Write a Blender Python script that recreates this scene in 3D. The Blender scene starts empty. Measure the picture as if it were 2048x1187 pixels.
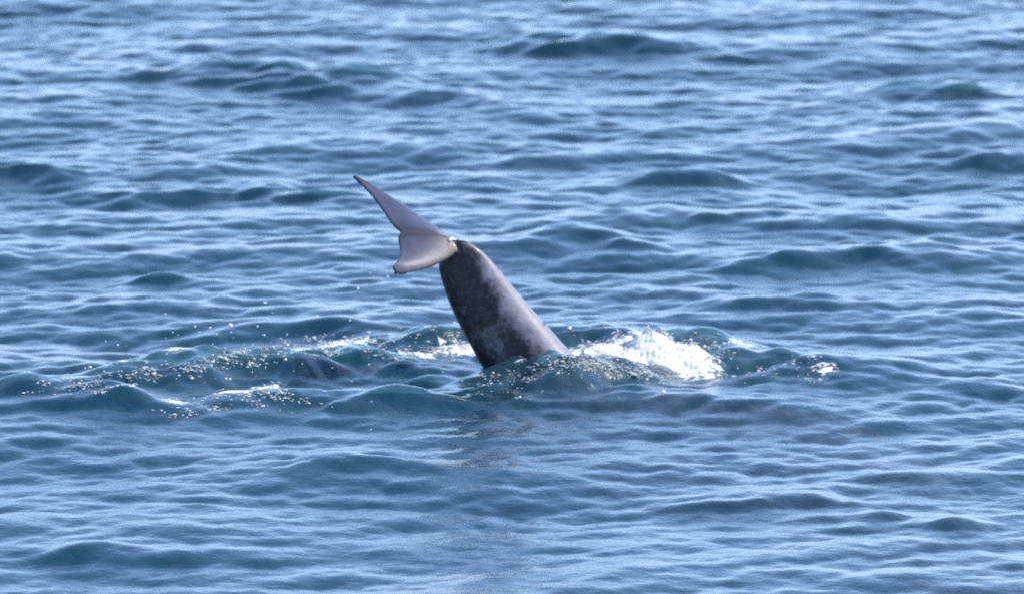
import bpy, bmesh, math, random
import numpy as np
from mathutils import Vector, Matrix

random.seed(7)
rng = np.random.default_rng(11)
scene = bpy.context.scene
col = scene.collection

# ------------------------------------------------------------------ camera
CAM_D, PITCH, VIEW_W = 30.0, math.radians(9.0), 4.27      # metres to the tail, downward look, metres across the view there
AIM = Vector((0.0, -0.0, 0.0))
IMG_W, IMG_H = 2048.0, 1187.0
WATER_PX = (1055.0, 742.0)                                  # pixel of the world's origin: the tail at the waterline
PPM = IMG_W / VIEW_W                                        # photo pixels per metre at the tail
fwd = Vector((0, math.cos(PITCH), -math.sin(PITCH)))
right = Vector((1, 0, 0))
up = Vector((0, math.sin(PITCH), math.cos(PITCH)))
centre = right * ((IMG_W/2 - WATER_PX[0]) / PPM) + up * ((WATER_PX[1] - IMG_H/2) / PPM)
cam_loc = centre - fwd * CAM_D
cd = bpy.data.cameras.new('camera')
cam = bpy.data.objects.new('camera', cd)
col.objects.link(cam)
cam.location = cam_loc
cam.rotation_euler = (math.pi/2 - PITCH, 0, 0)
cd.sensor_width = 36.0
cd.lens = 36.0 * CAM_D / VIEW_W
cd.clip_start = 0.5
cd.clip_end = 20000
cd.dof.use_dof = True
cd.dof.focus_distance = 27.0
cd.dof.aperture_fstop = 4.2
scene.camera = cam

# ------------------------------------------------------------------ sky, sun, exposure
SUN = Vector((0.66, 0.16, 0.73)).normalized()               # direction towards the sun
world = bpy.data.worlds.new('World')
scene.world = world
world.use_nodes = True
wn = world.node_tree
sky = wn.nodes.new('ShaderNodeTexSky')
sky.sky_type = 'NISHITA'
sky.sun_disc = False
sky.sun_elevation = math.asin(SUN.z)
sky.sun_rotation = math.atan2(SUN.x, SUN.y)
bg = wn.nodes['Background']
bg.inputs['Strength'].default_value = 0.15
sky.dust_density = 0.6
sky.ozone_density = 3.2
sky.air_density = 0.64
wn.links.new(sky.outputs[0], bg.inputs[0])
sl = bpy.data.lights.new('sun', 'SUN')
sl.energy = 2.4
sl.angle = math.radians(0.53)
sl.color = (1.0, 0.95, 0.88)
so = bpy.data.objects.new('sun', sl)
col.objects.link(so)
so.rotation_euler = SUN.to_track_quat('Z', 'Y').to_euler()
vs = scene.view_settings
vs.view_transform = 'Standard'
vs.look = 'None'
vs.exposure = 1.37
vs.gamma = 1.0
vs.use_curve_mapping = False
scene.cycles.use_denoising = False
scene.cycles.pixel_filter_type = 'BLACKMAN_HARRIS'
scene.cycles.filter_width = 1.6
scene.cycles.max_bounces = 8
scene.cycles.transparent_max_bounces = 8
scene.cycles.sample_clamp_indirect = 6.0

# ------------------------------------------------------------------ helpers
CAM = np.array(cam_loc); RGT = np.array(right); UPV = np.array(up); FWD = np.array(fwd)

def ray(px, py):
    """direction through a photo pixel, not normalised (1 along the view axis)"""
    px = np.asarray(px, float); py = np.asarray(py, float)
    u = (px - IMG_W/2) / PPM / CAM_D
    v = (IMG_H/2 - py) / PPM / CAM_D
    return FWD + u[..., None]*RGT + v[..., None]*UPV

def at_y(px, py, Y):
    d = ray(px, py)
    t = (np.asarray(Y, float) - CAM[1]) / d[..., 1]
    return CAM + t[..., None]*d

def at_sea(px, py, z=0.0):
    d = ray(px, py)
    t = (z - CAM[2]) / d[..., 2]
    return CAM + t[..., None]*d

def link(name, me, mat=None, label=None, cat=None, kind=None, smooth=True):
    o = bpy.data.objects.new(name, me)
    col.objects.link(o)
    if mat: me.materials.append(mat)
    if smooth: me.polygons.foreach_set('use_smooth', np.ones(len(me.polygons), bool))
    if label: o['label'] = label
    if cat: o['category'] = cat
    if kind: o['kind'] = kind
    return o

def mesh_from(name, V, F):
    """V (n,3), F (m,k) arrays, all faces with k corners"""
    V = np.asarray(V, np.float32); F = np.asarray(F, np.int32)
    me = bpy.data.meshes.new(name)
    k = F.shape[1]
    me.vertices.add(len(V)); me.vertices.foreach_set('co', V.ravel())
    me.loops.add(F.size); me.loops.foreach_set('vertex_index', F.ravel())
    me.polygons.add(len(F))
    me.polygons.foreach_set('loop_start', np.arange(0, F.size, k, dtype=np.int32))
    me.update(calc_edges=True)
    return me

class Nodes:
    def __init__(self, name):
        self.m = bpy.data.materials.new(name); self.m.use_nodes = True
        self.t = self.m.node_tree; self.t.nodes.clear()
        self.out = self.t.nodes.new('ShaderNodeOutputMaterial')
    def n(self, typ, ins=None, **kw):
        x = self.t.nodes.new(typ)
        for k, v in kw.items(): setattr(x, k, v)
        for k, v in (ins or {}).items():
            if hasattr(v, 'bl_idname') and 'Socket' in v.bl_idname: self.t.links.new(v, x.inputs[k])
            else: x.inputs[k].default_value = v
        return x
    def math(self, op, a, b=0.0, clamp=False):
        return self.n('ShaderNodeMath', {0: a, 1: b}, operation=op, use_clamp=clamp).outputs[0]
    def ramp(self, fac, a, b):
        return self.n('ShaderNodeMapRange', {0: fac, 1: a, 2: b, 3: 0.0, 4: 1.0}, interpolation_type='SMOOTHSTEP').outputs[0]
    def mixc(self, fac, a, b):
        x = self.t.nodes.new('ShaderNodeMix'); x.data_type = 'RGBA'
        for k, v in ((0, fac), (6, a), (7, b)):
            if hasattr(v, 'bl_idname') and 'Socket' in v.bl_idname: self.t.links.new(v, x.inputs[k])
            else: x.inputs[k].default_value = v
        return x.outputs[2]
    def mixs(self, fac, a, b):
        x = self.t.nodes.new('ShaderNodeMixShader')
        if hasattr(fac, 'bl_idname'): self.t.links.new(fac, x.inputs[0])
        else: x.inputs[0].default_value = fac
        self.t.links.new(a, x.inputs[1]); self.t.links.new(b, x.inputs[2])
        return x.outputs[0]
    def surf(self, s): self.t.links.new(s, self.out.inputs[0]); return self.m

# ------------------------------------------------------------------ materials
def sea_material():
    N = Nodes('sea_water')
    pos = N.n('ShaderNodeNewGeometry').outputs['Position']
    mp = N.n('ShaderNodeMapping', {0: pos, 3: (1.0, 0.75, 1.0)}).outputs[0]
    n1 = N.n('ShaderNodeTexNoise', {'Vector': mp, 'Scale': 21.0, 'Detail': 3.0, 'Roughness': 0.55, 'Distortion': 0.4}).outputs[0]
    bump = N.n('ShaderNodeBump', {'Strength': 1.0, 'Distance': 0.004, 'Height': n1}).outputs[0]
    aer = N.n('ShaderNodeAttribute', attribute_name='aeration').outputs['Fac']
    aer = N.math('MULTIPLY', aer, N.ramp(N.n('ShaderNodeTexNoise', {'Vector': pos, 'Scale': 9.0, 'Detail': 4.0, 'Roughness': 0.6}).outputs[0], 0.25, 0.65))
    foam = N.n('ShaderNodeAttribute', attribute_name='foam').outputs['Fac']
    # foam lace: broken by noise of two sizes
    f1 = N.n('ShaderNodeTexNoise', {'Vector': pos, 'Scale': 34.0, 'Detail': 5.0, 'Roughness': 0.65, 'Distortion': 0.6}).outputs[0]
    f2 = N.n('ShaderNodeTexNoise', {'Vector': pos, 'Scale': 7.0, 'Detail': 2.0}).outputs[0]
    fm = N.math('ADD', N.math('MULTIPLY', f1, 0.65), N.math('MULTIPLY', f2, 0.35))
    thr = N.math('SUBTRACT', 0.85, N.math('MULTIPLY', foam, 0.56))
    ff = N.ramp(N.math('SUBTRACT', fm, thr), -0.02, 0.08)
    deep = N.mixc(aer, (0.013, 0.085, 0.130, 1), (0.15, 0.22, 0.22, 1))
    diff = N.n('ShaderNodeBsdfDiffuse', {'Color': deep, 'Normal': bump}).outputs[0]
    tr = N.n('ShaderNodeBsdfTransparent', {'Color': (0.95, 0.97, 0.97, 1)}).outputs[0]
    body = N.mixs(N.math('ADD', 0.28, N.math('MULTIPLY', aer, 0.6)), tr, diff)
    gl = N.n('ShaderNodeBsdfGlossy', {'Color': (1, 1, 1, 1), 'Roughness': 0.20, 'Normal': bump}).outputs[0]
    fr = N.n('ShaderNodeFresnel', {'IOR': 1.333, 'Normal': bump}).outputs[0]
    water = N.mixs(fr, body, gl)
    white = N.n('ShaderNodeBsdfPrincipled', {'Base Color': (0.78, 0.80, 0.80, 1), 'Roughness': 0.35, 'Normal': bump}).outputs[0]
    va = N.n('ShaderNodeVolumeAbsorption', {'Color': (0.10, 0.50, 0.62, 1), 'Density': 0.38}).outputs[0]
    N.t.links.new(va, N.out.inputs['Volume'])
    return N.surf(N.mixs(ff, water, white))

def foam_material(name, c, rough):
    N = Nodes(name)
    pos = N.n('ShaderNodeNewGeometry').outputs['Position']
    n1 = N.n('ShaderNodeTexNoise', {'Vector': pos, 'Scale': 90.0, 'Detail': 4.0, 'Roughness': 0.6}).outputs[0]
    bump = N.n('ShaderNodeBump', {'Strength': 0.6, 'Distance': 0.008, 'Height': n1}).outputs[0]
    p = N.n('ShaderNodeBsdfPrincipled', {'Base Color': c, 'Roughness': rough, 'Normal': bump}).outputs[0]
    tl = N.n('ShaderNodeBsdfTranslucent', {'Color': c}).outputs[0]
    return N.surf(N.mixs(0.4, p, tl))

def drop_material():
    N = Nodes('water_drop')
    p = N.n('ShaderNodeBsdfPrincipled', {'Base Color': (0.85, 0.87, 0.88, 1), 'Roughness': 0.12, 'IOR': 1.6, 'Transmission Weight': 0.15}).outputs[0]  # whitish base colour stands in for the sun glint on drops and joint beads
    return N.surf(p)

def bed_material():
    N = Nodes('pale_added_bed')
    n1 = N.n('ShaderNodeTexNoise', {'Scale': 0.3}).outputs[0]
    c = N.mixc(n1, (0.42, 0.46, 0.44, 1), (0.50, 0.52, 0.48, 1))
    return N.surf(N.n('ShaderNodeBsdfDiffuse', {'Color': c}).outputs[0])

def skin_material():
    N = Nodes('dolphin_skin')
    tc = N.n('ShaderNodeTexCoord').outputs['Object']
    big = N.n('ShaderNodeTexNoise', {'Vector': tc, 'Scale': 7.0, 'Detail': 5.0, 'Roughness': 0.6, 'Distortion': 0.6}).outputs[0]
    small = N.n('ShaderNodeTexNoise', {'Vector': tc, 'Scale': 26.0, 'Detail': 6.0, 'Roughness': 0.7}).outputs[0]
    pale = N.n('ShaderNodeAttribute', attribute_name='pale').outputs['Fac']
    fluke = N.n('ShaderNodeAttribute', attribute_name='fluke').outputs['Fac']
    mix = N.math('ADD', N.math('MULTIPLY', big, 0.55), N.math('MULTIPLY', small, 0.45))
    k = N.math('ADD', mix, N.math('MULTIPLY', N.math('SUBTRACT', pale, 0.5), 0.55))
    k = N.math('ADD', N.math('MULTIPLY', N.ramp(k, 0.38, 0.74), 0.9), N.math('MULTIPLY', N.math('SUBTRACT', N.n('ShaderNodeTexNoise', {'Vector': tc, 'Scale': 60.0, 'Detail': 4.0, 'Roughness': 0.7}).outputs[0], 0.5), 0.9), clamp=True)
    c = N.mixc(k, (0.009, 0.008, 0.010, 1), (0.21, 0.205, 0.238, 1))
    fl = N.mixc(N.ramp(mix, 0.35, 0.65), (0.028, 0.030, 0.052, 1), (0.054, 0.056, 0.094, 1))
    edge = N.n('ShaderNodeAttribute', attribute_name='edge').outputs['Fac']
    fl = N.mixc(edge, fl, (0.030, 0.020, 0.022, 1))
    c = N.mixc(fluke, c, fl)
    scar = N.n('ShaderNodeAttribute', attribute_name='scar').outputs['Fac']      # thin pale scratches
    c = N.mixc(N.math('MULTIPLY', scar, N.ramp(small, 0.3, 0.6)), c, (0.38, 0.36, 0.38, 1))
    bump = N.n('ShaderNodeBump', {'Strength': 0.25, 'Distance': 0.004, 'Height': small}).outputs[0]
    p = N.n('ShaderNodeBsdfPrincipled', {'Base Color': c, 'Roughness': 0.42, 'IOR': 1.34, 'Normal': bump,
            'Coat Weight': 0.1, 'Coat Roughness': 0.12, 'Coat IOR': 1.33}).outputs[0]
    return N.surf(p)

M_SEA, M_BED, M_SKIN, M_DROP = sea_material(), bed_material(), skin_material(), drop_material()
M_FOAM = foam_material('churned_foam', (0.86, 0.87, 0.88, 1), 0.5)
M_BUB = foam_material('bubble_foam', (0.72, 0.74, 0.73, 1), 0.22)

# ------------------------------------------------------------------ the sea: one sheet to the horizon
def axis(lo, hi, step, far, ratio):
    core = np.arange(lo, hi + step/2, step)
    ext, d, x = [], step, 0.0
    while x < far:
        d *= ratio; x += d; ext.append(x)
    ext = np.array(ext)
    return np.concatenate([lo - ext[::-1], core, hi + ext])

XS = axis(-3.3, 3.3, 0.0125, 5000.0, 1.065)
yn, yf = at_sea(1024, 1187)[1] - 0.5, at_sea(1024, 0)[1] + 1.5
YS = axis(yn, yf, 0.023, 6000.0, 1.065)
DX, DY = np.gradient(XS), np.gradient(YS)
K = 1800
lam = np.exp(rng.uniform(math.log(0.07), math.log(5.5), K))
kk = 2*math.pi/lam
spread = np.interp(np.log(lam), [math.log(0.085), math.log(5.5)], [0.85, 0.50])
th = -math.pi/2 + 0.18 + rng.normal(0, 1, K)*spread            # travelling towards the viewer, broad spread
kx, ky = kk*np.cos(th), kk*np.sin(th)
ph = rng.uniform(0, 2*math.pi, K)
# rms slope per component, by wavelength
srms = np.interp(np.log(lam), np.log([0.07, 0.17, 0.5, 1.0, 2.0, 3.5, 5.5]), [0.085, 0.088, 0.060, 0.042, 0.034, 0.028, 0.016])
octs = math.log2(5.5/0.07)
amp = 0.92*srms*math.sqrt(2*octs/K)/kk
ax = 1/(1 + (np.abs(kx)[None, :]*DX[:, None]/1.3)**4)
ay = 1/(1 + (np.abs(ky)[None, :]*DY[:, None]/1.3)**4)
EX = (np.exp(1j*kx[None, :]*XS[:, None])*ax).astype(np.complex64)
EY = (np.exp(1j*(ky[None, :]*YS[:, None] + ph[None, :]))*ay).astype(np.complex64)
def field(w): return (EY*w[None, :].astype(np.complex64)) @ EX.T
Zc = field(amp)
H = Zc.real.copy()
CH = 1.1
SX = CH*field(amp*kx/kk).imag
SY = CH*field(amp*ky/kk).imag
X, Y = np.meshgrid(XS, YS)
G = np.clip((Y + 4.2)/3.2, 0, 1); G = 0.72 + 0.28*G*G*(3 - 2*G)       # a lull in the breeze on the near side
H *= G; SX *= G; SY *= G
X = X.astype(np.float32); Y = Y.astype(np.float32)

# swells and chop seen at their own places: crest (pixel on the sea), half length in m, height, front and back width, slant, bow
WX = 0.10*np.sin(3.1*X + 1.7*Y) + 0.05*np.sin(7.3*X - 2.9*Y + 1.0)
WY = 0.05*np.sin(4.7*X + 0.6*Y + 2.0) + 0.03*np.sin(11.0*X + 2.3*Y)
def rough(lo, hi, n):
    out = np.zeros_like(X)
    for _ in range(n):
        l, t, p = rng.uniform(lo, hi), rng.uniform(0, math.pi), rng.uniform(0, 6.28)
        out += np.sin(2*math.pi/l*(X*math.cos(t) + Y*math.sin(t)) + p)
    return out*math.sqrt(2/n)
R1, R2, R3 = rough(0.25, 0.8, 14), rough(0.3, 1.0, 14), rough(0.10, 0.24, 22)
def ridge(px, py, half, h, wf, wb, slant=0.0, bow=0.0):
    global H
    p = at_sea(px, py)
    u = X - p[0] + WX*min(1, half*2)
    v = Y - p[1] + WY*min(1.0, half*2) - slant*u + bow*u*u + 0.25*wf*R1
    prof = np.where(v < 0, np.exp(-(v/wf)**2), np.exp(-(v/wb)**2))
    H = H + h*prof*np.exp(-(np.abs(u)/half)**2)*(1 + 0.15*R2 + 0.022*R3)
RIDGES = [
    (560, 165, 0.80, 0.130, 0.38, 0.60, -0.25, 0.0), (900, 205, 0.45, 0.06, 0.25, 0.4, -0.3, 0.0),
    (1130, 100, 0.55, 0.085, 0.25, 0.45, -0.3, 0.1), (1330, 105, 0.40, 0.06, 0.2, 0.4, -0.4, 0.0),
    (1900, 195, 0.34, 0.110, 0.22, 0.35, 0.0, 0.6), (1860, 225, 0.55, 0.05, 0.3, 0.3, 0.0, 0.0),
    (1360, 360, 0.30, 0.095, 0.17, 0.3, 0.0, 0.8), (440, 385, 0.60, 0.085, 0.20, 0.35, 0.0, 0.3),
    (60, 350, 0.35, 0.07, 0.2, 0.3, -0.4, 0.0), (1170, 490, 0.33, 0.085, 0.15, 0.35, 0.0, 0.7),
    (1660, 525, 0.45, 0.055, 0.14, 0.3, 0.15, 0.3), (1400, 440, 0.45, 0.05, 0.14, 0.3, -0.2, 0.0),
    (310, 560, 0.35, 0.055, 0.13, 0.25, 0.0, 0.3), (510, 655, 0.42, 0.07, 0.14, 0.3, 0.0, 0.3),
    (240, 610, 0.22, 0.05, 0.12, 0.25, 0.0, 0.3), (1980, 320, 0.4, 0.05, 0.15, 0.3, 0.2, 0.0),
    (1820, 500, 0.3, 0.045, 0.14, 0.3, -0.2, 0.0), (1560, 610, 0.4, 0.05, 0.15, 0.3, -0.2, 0.0),
    # round the tail: the trough behind, the dark wave behind the foam, the wave in front
    (1330, 712, 0.85, 0.085, 0.20, 0.40, -0.55, 0.1), (800, 690, 0.40, 0.055, 0.16, 0.3, 0.1, 0.2),
    (1150, 764, 0.36, 0.125, 0.36, 0.13, 0.05, 0.3), (760, 820, 0.40, 0.05, 0.14, 0.25, 0.35, 0.0),
    (1480, 815, 0.45, 0.03, 0.15, 0.25, -0.25, 0.0),
    # left foam mounds
    (540, 745, 0.60, 0.085, 0.28, 0.3, 0.22, 0.15), (280, 775, 0.40, 0.06, 0.2, 0.25, 0.3, 0.0),
    (190, 825, 0.34, 0.06, 0.13, 0.22, 0.0, 0.2), (520, 815, 0.32, 0.05, 0.14, 0.22, 0.2, 0.0),
    (20, 800, 0.3, 0.045, 0.13, 0.2, -0.1, 0.0),
    (710, 940, 0.34, 0.05, 0.14, 0.25, 0.0, 0.3), (1770, 1035, 0.09, 0.03, 0.08, 0.12, 0.0, 0.0),
    (1910, 1055, 0.12, 0.035, 0.08, 0.12, 0.0, 0.0), (250, 1115, 0.4, 0.04, 0.14, 0.22, 0.25, 0.0),
    (1520, 1005, 0.4, 0.04, 0.13, 0.25, -0.2, 0.0),
]
for i, r in enumerate(RIDGES): ridge(*r[:3], r[3]*(1.0 if 18 <= i <= 27 else 0.8), *r[4:])

for px, py, rx, ry, a in ((470, 755, 0.85, 0.75, .0050), (850, 715, 0.4, 0.5, .004), (1400, 735, 0.6, 0.5, .0035), (1080, 790, 0.5, 0.5, .0030)):     # water churned by the tail
    p = at_sea(px, py)
    H = H + a*R3*np.exp(-((X-p[0])/rx)**2 - ((Y-p[1])/ry)**2)

def bilinear(A, x, y):
    x = np.asarray(x, float); y = np.asarray(y, float)
    i = np.clip(np.searchsorted(XS, x) - 1, 0, len(XS)-2); j = np.clip(np.searchsorted(YS, y) - 1, 0, len(YS)-2)
    a = np.clip((x - XS[i])/(XS[i+1]-XS[i]), 0, 1); b = np.clip((y - YS[j])/(YS[j+1]-YS[j]), 0, 1)
    return (A[j, i]*(1-a)*(1-b) + A[j, i+1]*a*(1-b) + A[j+1, i]*(1-a)*b + A[j+1, i+1]*a*b)

def sea_z(x, y):
    qx, qy = np.array(x, float), np.array(y, float)
    for _ in range(6):
        qx, qy = x - bilinear(SX, qx, qy), y - bilinear(SY, qx, qy)
    return bilinear(H, qx, qy)

def hit(px, py):
    """where the view through a pixel first meets the displaced sea"""
    px = np.atleast_1d(np.asarray(px, float)); py = np.atleast_1d(np.asarray(py, float))
    g = at_sea(px, py, 0.0)
    best = g.copy(); done = np.zeros(len(px), bool)
    for dy in np.arange(-1.2, 1.21, 0.02):
        p = at_y(px, py, g[:, 1] + dy)
        z = sea_z(p[:, 0], p[:, 1])
        new = (~done) & (p[:, 2] <= z)
        best[new] = p[new]; best[new, 2] = z[new]; done |= new
    return best

# foam and bubbles: soft spots along the tracks the tail and the splash left
AER = np.zeros_like(H, dtype=np.float32); FOAM = np.zeros_like(AER)
def spot(A, px, py, rx, ry, s):
    p = at_sea(px, py)
    e = np.exp(-((X - p[0])/rx)**2 - ((Y - p[1])/ry)**2)*s
    np.maximum(A, e, out=A)
for px, py, rx, ry, s in [(1180, 735, .30, .35, 1.0), (1290, 735, .32, .4, 1.0), (1390, 745, .2, .3, .9), (1080, 745, .25, .25, .6), (1010, 775, .25, .2, .35),
                          (860, 715, .35, .35, .25), (650, 705, .5, .4, .2), (420, 745, .5, .4, .2), (250, 760, .35, .35, .15), (480, 800, .4, .35, .2), (1560, 740, .5, .3, .15)]:
    spot(AER, px, py, rx, ry, s)
for px, py, rx, ry, s in [(1190, 725, .22, .25, .95), (1290, 725, .26, .35, 1.0), (1390, 742, .16, .25, .95), (1130, 735, .2, .2, .8), (1030, 765, .25, .15, .6),
                          (930, 705, .22, .2, .80), (830, 715, .2, .15, .80), (700, 690, .24, .25, .84), (580, 700, .25, .25, .78), (430, 725, .28, .25, .80),
                          (340, 745, .25, .2, .82), (230, 765, .25, .2, .76), (540, 790, .22, .2, .82), (440, 810, .22, .15, .80), (350, 825, .15, .12, .76),
                          (1560, 745, .35, .2, .6), (1640, 755, .15, .12, .66), (1490, 715, .2, .2, .6), (1300, 655, .25, .2, .5), (90, 790, .12, .08, .6)]:
    spot(FOAM, px, py, rx, ry, s)

V = np.stack([X + SX, Y + SY, H], -1).reshape(-1, 3)
ny, nx = X.shape
idx = np.arange(ny*nx, dtype=np.int32).reshape(ny, nx)
F = np.stack([idx[:-1, :-1], idx[:-1, 1:], idx[1:, 1:], idx[1:, :-1]], -1).reshape(-1, 4)
me = mesh_from('sea', V, F)
for nm, A in (('aeration', AER), ('foam', FOAM)):
    a = me.attributes.new(nm, 'FLOAT', 'POINT'); a.data.foreach_set('value', A.astype(np.float32).ravel())
link('sea', me, M_SEA, 'choppy blue sea with teal wave faces round the diving tail', 'sea', 'structure')

bed = mesh_from('added_underlay', [(-6000, -7000, -2.2), (6000, -7000, -2.2), (6000, 7000, -2.2), (-6000, 7000, -2.2)], [(0, 1, 2, 3)])  # unseen pale sheet, depth made up, added to give the water its lit teal
link('added_underlay', bed, M_BED, 'unseen pale sheet added below the choppy sea to lighten its water', 'added_underlay', 'structure')

# ------------------------------------------------------------------ the dolphin: one body, tail raised and bent, the rest under water
def build_dolphin():
    # dorsal and belly outline of the raised tail stock, in photo pixels on the plane y = 0, and half thickness in metres
    pairs = [((893, 478), (898, 503), .016), ((915, 479), (888, 514), .024), ((938, 484), (878, 528), .034), ((962, 500), (880, 548), .044),
             ((985, 524), (887, 572), .055), ((1020, 566), (901, 611), .074), ((1058, 611), (920, 652), .093),
             ((1098, 655), (943, 694), .112), ((1140, 701), (968, 739), .132), ((1190, 745), (998, 790), .152)]
    rings = []
    for (dx, dy), (bx, by), t in pairs:
        d = at_y(dx, dy, 0.0); b = at_y(bx, by, 0.0)
        rings.append(((d+b)/2, (d-b)/2, np.array([0, t, 0])))
    # under water: the back turns right and towards the viewer
    c0 = rings[-1][0]
    path = [((0.24, -0.04, -0.25), .22, .17, 20), ((0.48, -0.12, -0.31), .25, .20, 0), ((0.80, -0.24, -0.335), .27, .25, 0), ((1.15, -0.42, -0.38), .28, .28, 0),
            ((1.52, -0.62, -0.49), .27, .28, 0), ((1.85, -0.82, -0.70), .23, .24, 0), ((2.08, -0.96, -0.86), .16, .17, 0), ((2.18, -1.02, -0.94), .06, .06, 0)]
    pts = [np.array(p[0]) for p in path]
    for i, (c, a, b, _) in enumerate(path):
        prev = pts[i-1] if i else c0
        nxt = pts[i+1] if i+1 < len(pts) else pts[i]
        t = nxt - prev; t = t/np.linalg.norm(t)
        side = np.cross(t, [0, 0, 1.0]); side /= np.linalg.norm(side)
        upv = np.cross(side, t)
        if i == 0:
            upv = upv*0.6 + np.array([0.7, 0, 0.35]); upv -= t*np.dot(upv, t); upv /= np.linalg.norm(upv); side = np.cross(t, upv)
        s = -side if np.dot(side, rings[-1][2]) < 0 else side
        rings.append((np.array(c), upv*a, s*b))
    NS = 40
    ang = np.linspace(0, 2*math.pi, NS, endpoint=False)
    # smooth interpolation between rings (Catmull-Rom)
    def cr(a, b, c, d, t): return 0.5*((2*b) + (-a+c)*t + (2*a-5*b+4*c-d)*t*t + (-a+3*b-3*c+d)*t**3)
    fine = []
    n = len(rings)
    for i in range(n-1):
        g = [rings[max(0, i-1)], rings[i], rings[i+1], rings[min(n-1, i+2)]]
        for s in np.linspace(0, 1, 8, endpoint=False):
            fine.append(tuple(cr(g[0][k], g[1][k], g[2][k], g[3][k], s) for k in range(3)))
    fine.append(rings[-1])
    Vb = []
    for c, a, b in fine:
        for w in ang: Vb.append(c + a*math.cos(w) + b*math.sin(w))
    Fb = []
    for i in range(len(fine)-1):
        for j in range(NS):
            Fb.append((i*NS+j, i*NS+(j+1) % NS, (i+1)*NS+(j+1) % NS, (i+1)*NS+j))
    bm = bmesh.new()
    bv = [bm.verts.new(tuple(v)) for v in Vb]
    for f in Fb: bm.faces.new([bv[q] for q in f])
    bm.faces.new(bv[:NS]); bm.faces.new(bv[-NS:][::-1])
    # flukes: chord C and half span S from the root
    root = at_y(905, 490, 0.0)
    def dirv(sx, y, su): return np.array((sx, y, (su - y*math.sin(PITCH))/math.cos(PITCH)))    # x, depth and the rise seen
    S = dirv(-0.090, 0.48, 0.190); SN = dirv(-0.090, 0.26, 0.190); C = dirv(-0.342, -0.100, 0.085)
    Nn = np.cross(S, C); Nn /= np.linalg.norm(Nn)
    # half outline: span s, leading edge c, trailing edge c
    st = [(0.00, -0.16, 0.625), (0.05, -0.12, 0.655), (0.12, -0.05, 0.69), (0.22, 0.035, 0.715), (0.35, 0.14, 0.735), (0.5, 0.285, 0.765), (0.65, 0.44, 0.81),
          (0.78, 0.60, 0.865), (0.88, 0.735, 0.92), (0.95, 0.845, 0.965), (1.0, 0.935, 0.995)]
    sa = np.array(st)
    ss = np.concatenate([-sa[::-1, 0], sa[1:, 0]]); le = np.concatenate([sa[::-1, 1], sa[1:, 1]]); te = np.concatenate([sa[::-1, 2], sa[1:, 2]])
    sf = np.linspace(-1, 1, 81); le = np.interp(sf, ss, le); te = np.interp(sf, ss, te)
    NC = 22
    top, bot = [], []
    for s, l, e in zip(sf, le, te):
        rt, rb = [], []
        for q in range(NC+1):
            f = q/NC
            c = l + (e-l)*f
            thick = 0.020*(1-0.72*abs(s))*(math.sqrt(max(f, 0))*(1-f)**0.9*2.1*0.75 + 0.14)
            thick = max(thick, 0.0050 + 0.002*max(0, abs(s)-0.8)/0.2)
            camber = 0.035*math.sin(f*math.pi)*(1-abs(s))*0.4 - 0.10*max(0, -s)**1.6*(1-f)*0.35 + 0.02*s*s
            P = root + C*c + (S if s > 0 else SN)*s + Nn*camber
            rt.append(bm.verts.new(tuple(P + Nn*thick))); rb.append(bm.verts.new(tuple(P - Nn*thick)))
        top.append(rt); bot.append(rb)
    for i in range(len(sf)-1):
        for q in range(NC):
            bm.faces.new((top[i][q], top[i][q+1], top[i+1][q+1], top[i+1][q]))
            bm.faces.new((bot[i][q], bot[i+1][q], bot[i+1][q+1], bot[i][q+1]))
        bm.faces.new((top[i][0], top[i+1][0], bot[i+1][0], bot[i][0]))
        bm.faces.new((top[i][NC], bot[i][NC], bot[i+1][NC], top[i+1][NC]))
    for i in (0, len(sf)-1):
        for q in range(NC):
            f = (top[i][q], bot[i][q], bot[i][q+1], top[i][q+1])
            bm.faces.new(f if i == 0 else f[::-1])
    bmesh.ops.recalc_face_normals(bm, faces=bm.faces)
    raw = bpy.data.meshes.new('raw'); bm.to_mesh(raw); bm.free()
    tmp = bpy.data.objects.new('raw', raw); col.objects.link(tmp)
    md = tmp.modifiers.new('r', 'REMESH'); md.mode = 'VOXEL'; md.voxel_size = 0.0045; md.use_smooth_shade = True
    sm = tmp.modifiers.new('s', 'SMOOTH'); sm.factor = 0.5; sm.iterations = 6
    dg = bpy.context.evaluated_depsgraph_get()
    me = bpy.data.meshes.new_from_object(tmp.evaluated_get(dg))
    bpy.data.objects.remove(tmp); bpy.data.meshes.remove(raw)
    me.name = 'dolphin'; me.materials.clear()
    co = np.empty(len(me.vertices)*3, np.float32); me.vertices.foreach_get('co', co); co = co.reshape(-1, 3)
    # pigment: pale along the upper ridge and low flank, dark saddle under the flukes and along the belly side
    def P(px, py): return at_y(px, py, 0.0)
    def seg(a, b, r):
        a, b = P(*a), P(*b); ab = b-a
        t = np.clip(((co-a) @ ab)/(ab @ ab), 0, 1)
        d = np.linalg.norm((co - (a + t[:, None]*ab))*np.array([1, .35, 1]), axis=1)
        return np.exp(-(d/r)**2)
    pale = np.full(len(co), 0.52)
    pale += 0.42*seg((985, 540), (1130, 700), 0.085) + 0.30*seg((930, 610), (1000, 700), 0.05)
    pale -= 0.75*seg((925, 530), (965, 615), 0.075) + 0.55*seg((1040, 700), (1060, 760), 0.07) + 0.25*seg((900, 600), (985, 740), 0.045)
    scar = 0.9*seg((985, 582), (1012, 578), 0.007) + 0.8*seg((1012, 578), (1046, 592), 0.006) + 0.5*seg((952, 662), (985, 640), 0.006) + 0.4*seg((1002, 668), (1022, 652), 0.006) + 0.4*seg((925, 640), (940, 672), 0.007)
    pale -= 0.6*seg((1072, 655), (1092, 644), 0.012)
    rel = co - root; cc = (rel @ C)/(C @ C); ssn = (rel @ S)/(S @ S); hn = np.abs(rel @ Nn)
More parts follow.
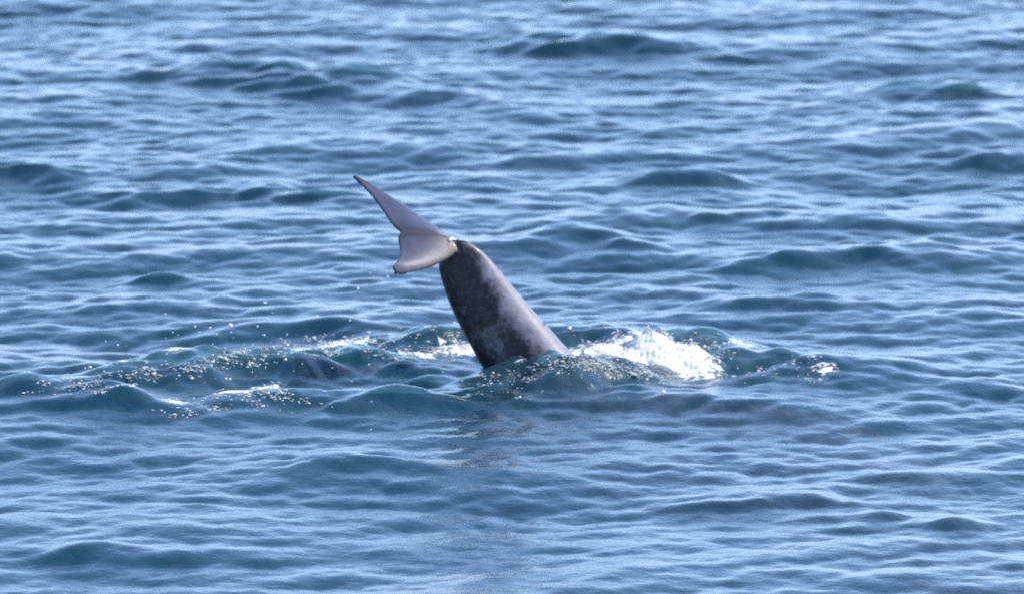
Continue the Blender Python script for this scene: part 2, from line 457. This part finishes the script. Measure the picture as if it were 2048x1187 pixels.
    fl = np.clip((cc - 0.10)/0.12, 0, 1)*np.clip(1.5 - hn/0.09, 0, 1)
    fl = np.maximum(fl, np.clip((np.abs(ssn)-0.13)/0.08, 0, 1)*np.clip((cc+0.2)/0.1, 0, 1)*np.clip(1.5-hn/0.09, 0, 1))
    fl *= (co[:, 2] > 0.25)
    sn = np.where(rel @ S > 0, rel @ S/(S @ S), rel @ SN/(SN @ SN))
    dl = (cc - np.interp(np.abs(sn), sa[:, 0], sa[:, 1])); dt = np.interp(np.abs(sn), sa[:, 0], sa[:, 2]) - cc
    edge = np.exp(-(np.clip(dl, 0, 1)/0.075)**2) + 0.7*np.exp(-(np.clip(dt, 0, 1)/0.04)**2) + 0.9*np.clip((np.abs(sn)-.82)/.15, 0, 1)
    edge += 0.9*np.exp(-((sn-0.045)/0.05)**2)                      # the raised keel between the lobes
    edge = np.clip(edge, 0, 1)
    for nm, A in (('pale', np.clip(pale, 0, 1)), ('fluke', fl), ('edge', edge), ('scar', np.clip(scar, 0, 1))):
        a = me.attributes.new(nm, 'FLOAT', 'POINT'); a.data.foreach_set('value', A.astype(np.float32))
    return link('dolphin', me, M_SKIN, 'dark grey mottled dolphin diving, its tail stock and flukes raised above the waves', 'dolphin')
build_dolphin()

# ------------------------------------------------------------------ foam, bubbles and spray
def ico(sub):
    b = bmesh.new(); bmesh.ops.create_icosphere(b, subdivisions=sub, radius=1.0)
    b.verts.ensure_lookup_table()
    v = np.array([x.co[:] for x in b.verts]); f = np.array([[q.index for q in x.verts] for x in b.faces]); b.free()
    return v, f
ICO1, ICO2 = ico(1), ico(2)

def blobs(name, P, R, flat, mat, label, cat, lump=0.35, base=ICO1, long=1.5):
    v0, f0 = base
    n = len(P)
    th = rng.uniform(0, 2*math.pi, n)
    noise = 1 + lump*rng.uniform(-1, 1, (n, len(v0)))
    sc = np.stack([rng.uniform(.75, long, n), rng.uniform(.7, 1.2, n), rng.uniform(.6, 1.1, n)*flat], -1)
    v = v0[None]*noise[..., None]*sc[:, None, :]*np.asarray(R)[:, None, None]
    c, s = np.cos(th)[:, None], np.sin(th)[:, None]
    w = np.stack([v[..., 0]*c - v[..., 1]*s, v[..., 0]*s + v[..., 1]*c, v[..., 2]], -1) + np.asarray(P)[:, None, :]
    f = f0[None] + (np.arange(n)*len(v0))[:, None, None]
    me = mesh_from(name, w.reshape(-1, 3), f.reshape(-1, 3))
    return link(name, me, mat, label, cat, 'stuff')

def in_poly(poly, n):
    """random pixels inside a polygon"""
    poly = np.array(poly, float); lo, hi = poly.min(0), poly.max(0); out = []
    while len(out) < n:
        p = rng.uniform(lo, hi); c = False; j = len(poly)-1
        for i in range(len(poly)):
            if (poly[i, 1] > p[1]) != (poly[j, 1] > p[1]) and p[0] < (poly[j, 0]-poly[i, 0])*(p[1]-poly[i, 1])/(poly[j, 1]-poly[i, 1]) + poly[i, 0]: c = not c
            j = i
        if c: out.append(p)
    return np.array(out)

# churned white splash: a mound of froth heaped on the wave, highest along its back edge
edge_t = [(1165, 697), (1200, 688), (1245, 692), (1275, 672), (1305, 664), (1330, 672), (1350, 688), (1385, 690), (1410, 702), (1425, 722), (1440, 738)]
edge_b = [(1436, 752), (1428, 760), (1380, 757), (1330, 740), (1270, 728), (1215, 716), (1175, 712)]
pp = in_poly(edge_t + edge_b, 12000)
tx, ty = np.array(edge_t).T; bx_, by_ = np.array(edge_b[::-1]).T
tb = np.interp(pp[:, 0], tx, ty); bb = np.interp(pp[:, 0], bx_, by_)
f = np.clip((bb - pp[:, 1])/(bb - tb + 1e-6), 0, 1)                # 0 at the front foot, 1 along the top
def foot(px): return np.interp(px, [1165, 1300, 1440], [0.03, -0.05, -0.12])      # depth of the mound's foot
yb = foot(pp[:, 0])
P = at_y(pp[:, 0], pp[:, 1], yb + 0.30*f + rng.uniform(-.025, .02, len(pp)))
R = 0.002 + 0.009*rng.beta(1.0, 3.5, len(pp))
Q = P.copy(); Q[:, 2] -= rng.uniform(.006, .03, len(pp))           # froth below the skin of the mound
ring = np.array(edge_t + edge_b[:2]); ri = rng.integers(0, len(ring)-1, 900); ra = rng.uniform(0, 1, 900)[:, None]
rp = ring[ri]*(1-ra) + ring[ri+1]*ra
cl_ = rng.normal(0, 1, (60, 2))*[13, 7] + [4, -2]
rp = rp + cl_[(rp[:, 0]//5).astype(int) % 60] * rng.uniform(.2, 1.2, (900, 1)) + rng.normal(0, 2.5, (900, 2))
RP = at_y(rp[:, 0], rp[:, 1], foot(rp[:, 0]) + 0.27)
P = np.concatenate([P, RP]); R = np.concatenate([R, 0.0025 + 0.007*rng.beta(1, 3, 900)]); Q = np.concatenate([Q, RP])
blobs('splash_foam', np.concatenate([P, Q]), np.concatenate([R, np.where(np.arange(len(R)) < len(pp), 0.006 + R, R)]), 0.9, M_FOAM, 'bright white churned foam splash heaped beside the base of the raised tail', 'foam', 0.4)

NU, NV = 200, 60
gx = np.linspace(1168, 1436, NU); gf = np.linspace(0, 1, NV)
GX, GF = np.meshgrid(gx, gf)
gt = np.interp(GX, tx, ty) + 3; gb = np.interp(GX, bx_, by_) - 1
core = at_y(GX.ravel(), (gb + (gt-gb)*GF).ravel(), foot(GX).ravel() + 0.30*GF.ravel())
nz = np.zeros(len(core))
for l, a in ((.16, .010), (.08, .007), (.04, .005), (.022, .003)):
    for _ in range(6):
        d = rng.normal(0, 1, 3); d /= np.linalg.norm(d)
        nz += a*np.abs(np.sin(math.pi/l*(core @ d) + rng.uniform(0, 6)))/2
core[:, 1] -= nz; core[:, 2] += nz*0.8 - 0.02
gi = np.arange(NU*NV).reshape(NV, NU)
cf = np.stack([gi[:-1, :-1], gi[:-1, 1:], gi[1:, 1:], gi[1:, :-1]], -1).reshape(-1, 4)
back = core.copy(); back[:, 1] += 0.05; back[:, 2] -= 0.09          # closed underneath and behind
CORE = (np.concatenate([core, back]), np.concatenate([cf, cf[:, ::-1] + len(core)]))
o = mesh_from('core', *CORE)
bm = bmesh.new(); bm.from_mesh(bpy.data.objects['splash_foam'].data); bm.from_mesh(o); bm.to_mesh(bpy.data.objects['splash_foam'].data); bm.free(); bpy.data.meshes.remove(o)
bpy.data.objects['splash_foam'].data.polygons.foreach_set('use_smooth', np.ones(len(bpy.data.objects['splash_foam'].data.polygons), bool))

# bubble tracks on the water, in clusters
def track(pts, n, spread_x, spread_y, cl):
    pts = np.array(pts, float); seg = np.linalg.norm(np.diff(pts, axis=0), axis=1); cum = np.concatenate([[0], np.cumsum(seg)])
    cs = rng.uniform(0, cum[-1], cl)
    cx = np.interp(cs, cum, pts[:, 0]) + rng.normal(0, spread_x, cl); cy = np.interp(cs, cum, pts[:, 1]) + rng.normal(0, spread_y, cl)
    k = rng.integers(0, cl, n)
    return np.stack([cx[k] + rng.standard_t(3, n)*9, cy[k] + rng.standard_t(3, n)*3], -1)
def bubbles(name, groups, label, rmax=0.012, flat=0.55):
    pp = np.concatenate(groups); P = hit(pp[:, 0], pp[:, 1])
    R = 0.0014 + (rmax*1.15-0.0014)*rng.beta(0.8, 5.0, len(pp))
    P[:, 2] += R*0.2
    blobs(name, P, R, flat, M_BUB, label, 'foam', 0.5, ICO1, 2.4)
bubbles('bubble_foam', [track([(130, 775), (260, 755), (420, 732), (540, 700), (730, 690)], 1150, 20, 10, 80), track([(330, 828), (450, 800), (600, 785)], 340, 18, 10, 34),
                        track([(760, 712), (860, 700), (955, 690)], 380, 14, 7, 24), track([(640, 690), (780, 672), (950, 655)], 60, 20, 8, 16), track([(20, 790), (110, 790)], 18, 15, 5, 6)],
        'scattered white bubble foam trailing over the waves on the fluke side of the tail')
bubbles('froth', [track([(975, 768), (1080, 738), (1150, 724), (1260, 745)], 640, 20, 8, 60), track([(1130, 718), (1240, 735), (1340, 752)], 640, 22, 9, 50), track([(980, 790), (1080, 775)], 30, 20, 6, 8)],
        'fine froth on the wave lapping over the base of the tail', 0.010)
bubbles('bubble_foam', [track([(1170, 652), (1310, 662), (1450, 700), (1540, 720), (1660, 755)], 130, 20, 7, 34), track([(1480, 755), (1640, 750)], 50, 16, 5, 10)],
        'thin flecks of foam along the dark wave beyond the white splash', 0.011)

# spray drops in the air above the bubble track and thrown up round the splash
drops = [(775, 553, .007), (716, 577, .006), (433, 560, .006), (530, 605, .008), (634, 632, .007), (614, 600, .004), (461, 650, .012), (462, 664, .006), (390, 652, .007), (420, 655, .005),
         (515, 652, .006), (574, 668, .005), (330, 628, .006), (311, 646, .004), (571, 718, .009), (640, 683, .009), (575, 690, .008), (452, 756, .006), (422, 730, .006), (180, 733, .008),
         (170, 735, .005), (460, 757, .007), (1327, 783, .009), (1040, 793, .006), (740, 546, .004), (370, 600, .004), (660, 590, .003), (700, 640, .004), (908, 645, .006),
         (1462, 716, .005), (1475, 735, .004), (1350, 655, .004), (1235, 660, .005)]
px = np.array([d[0] for d in drops], float); py = np.array([d[1] for d in drops], float)
for _ in range(70):
    px = np.append(px, rng.normal(500, 190)); py = np.append(py, rng.normal(690, 55))
R = np.array([d[2] for d in drops] + list(rng.uniform(.0018, .0045, 70)))
g = hit(px, py + 45)
P = at_y(px, py, g[:, 1])
R = R*0.8
bpy.context.view_layer.update()
dol = bpy.data.objects['dolphin']
for bx, by, br in ((903, 479, .011), (899, 481, .009), (909, 480, .007)):      # white beads added as the sun glint where flukes and stock join
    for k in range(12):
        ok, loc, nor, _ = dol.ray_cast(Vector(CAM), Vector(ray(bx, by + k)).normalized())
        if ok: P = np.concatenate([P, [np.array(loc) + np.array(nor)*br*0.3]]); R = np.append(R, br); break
blobs('spray', P, R, 1.0, M_DROP, 'water drops of spray flung up over the bubble track beside the flukes, plus white beads added as a sun glint at their joint', 'spray', 0.08, ICO2)
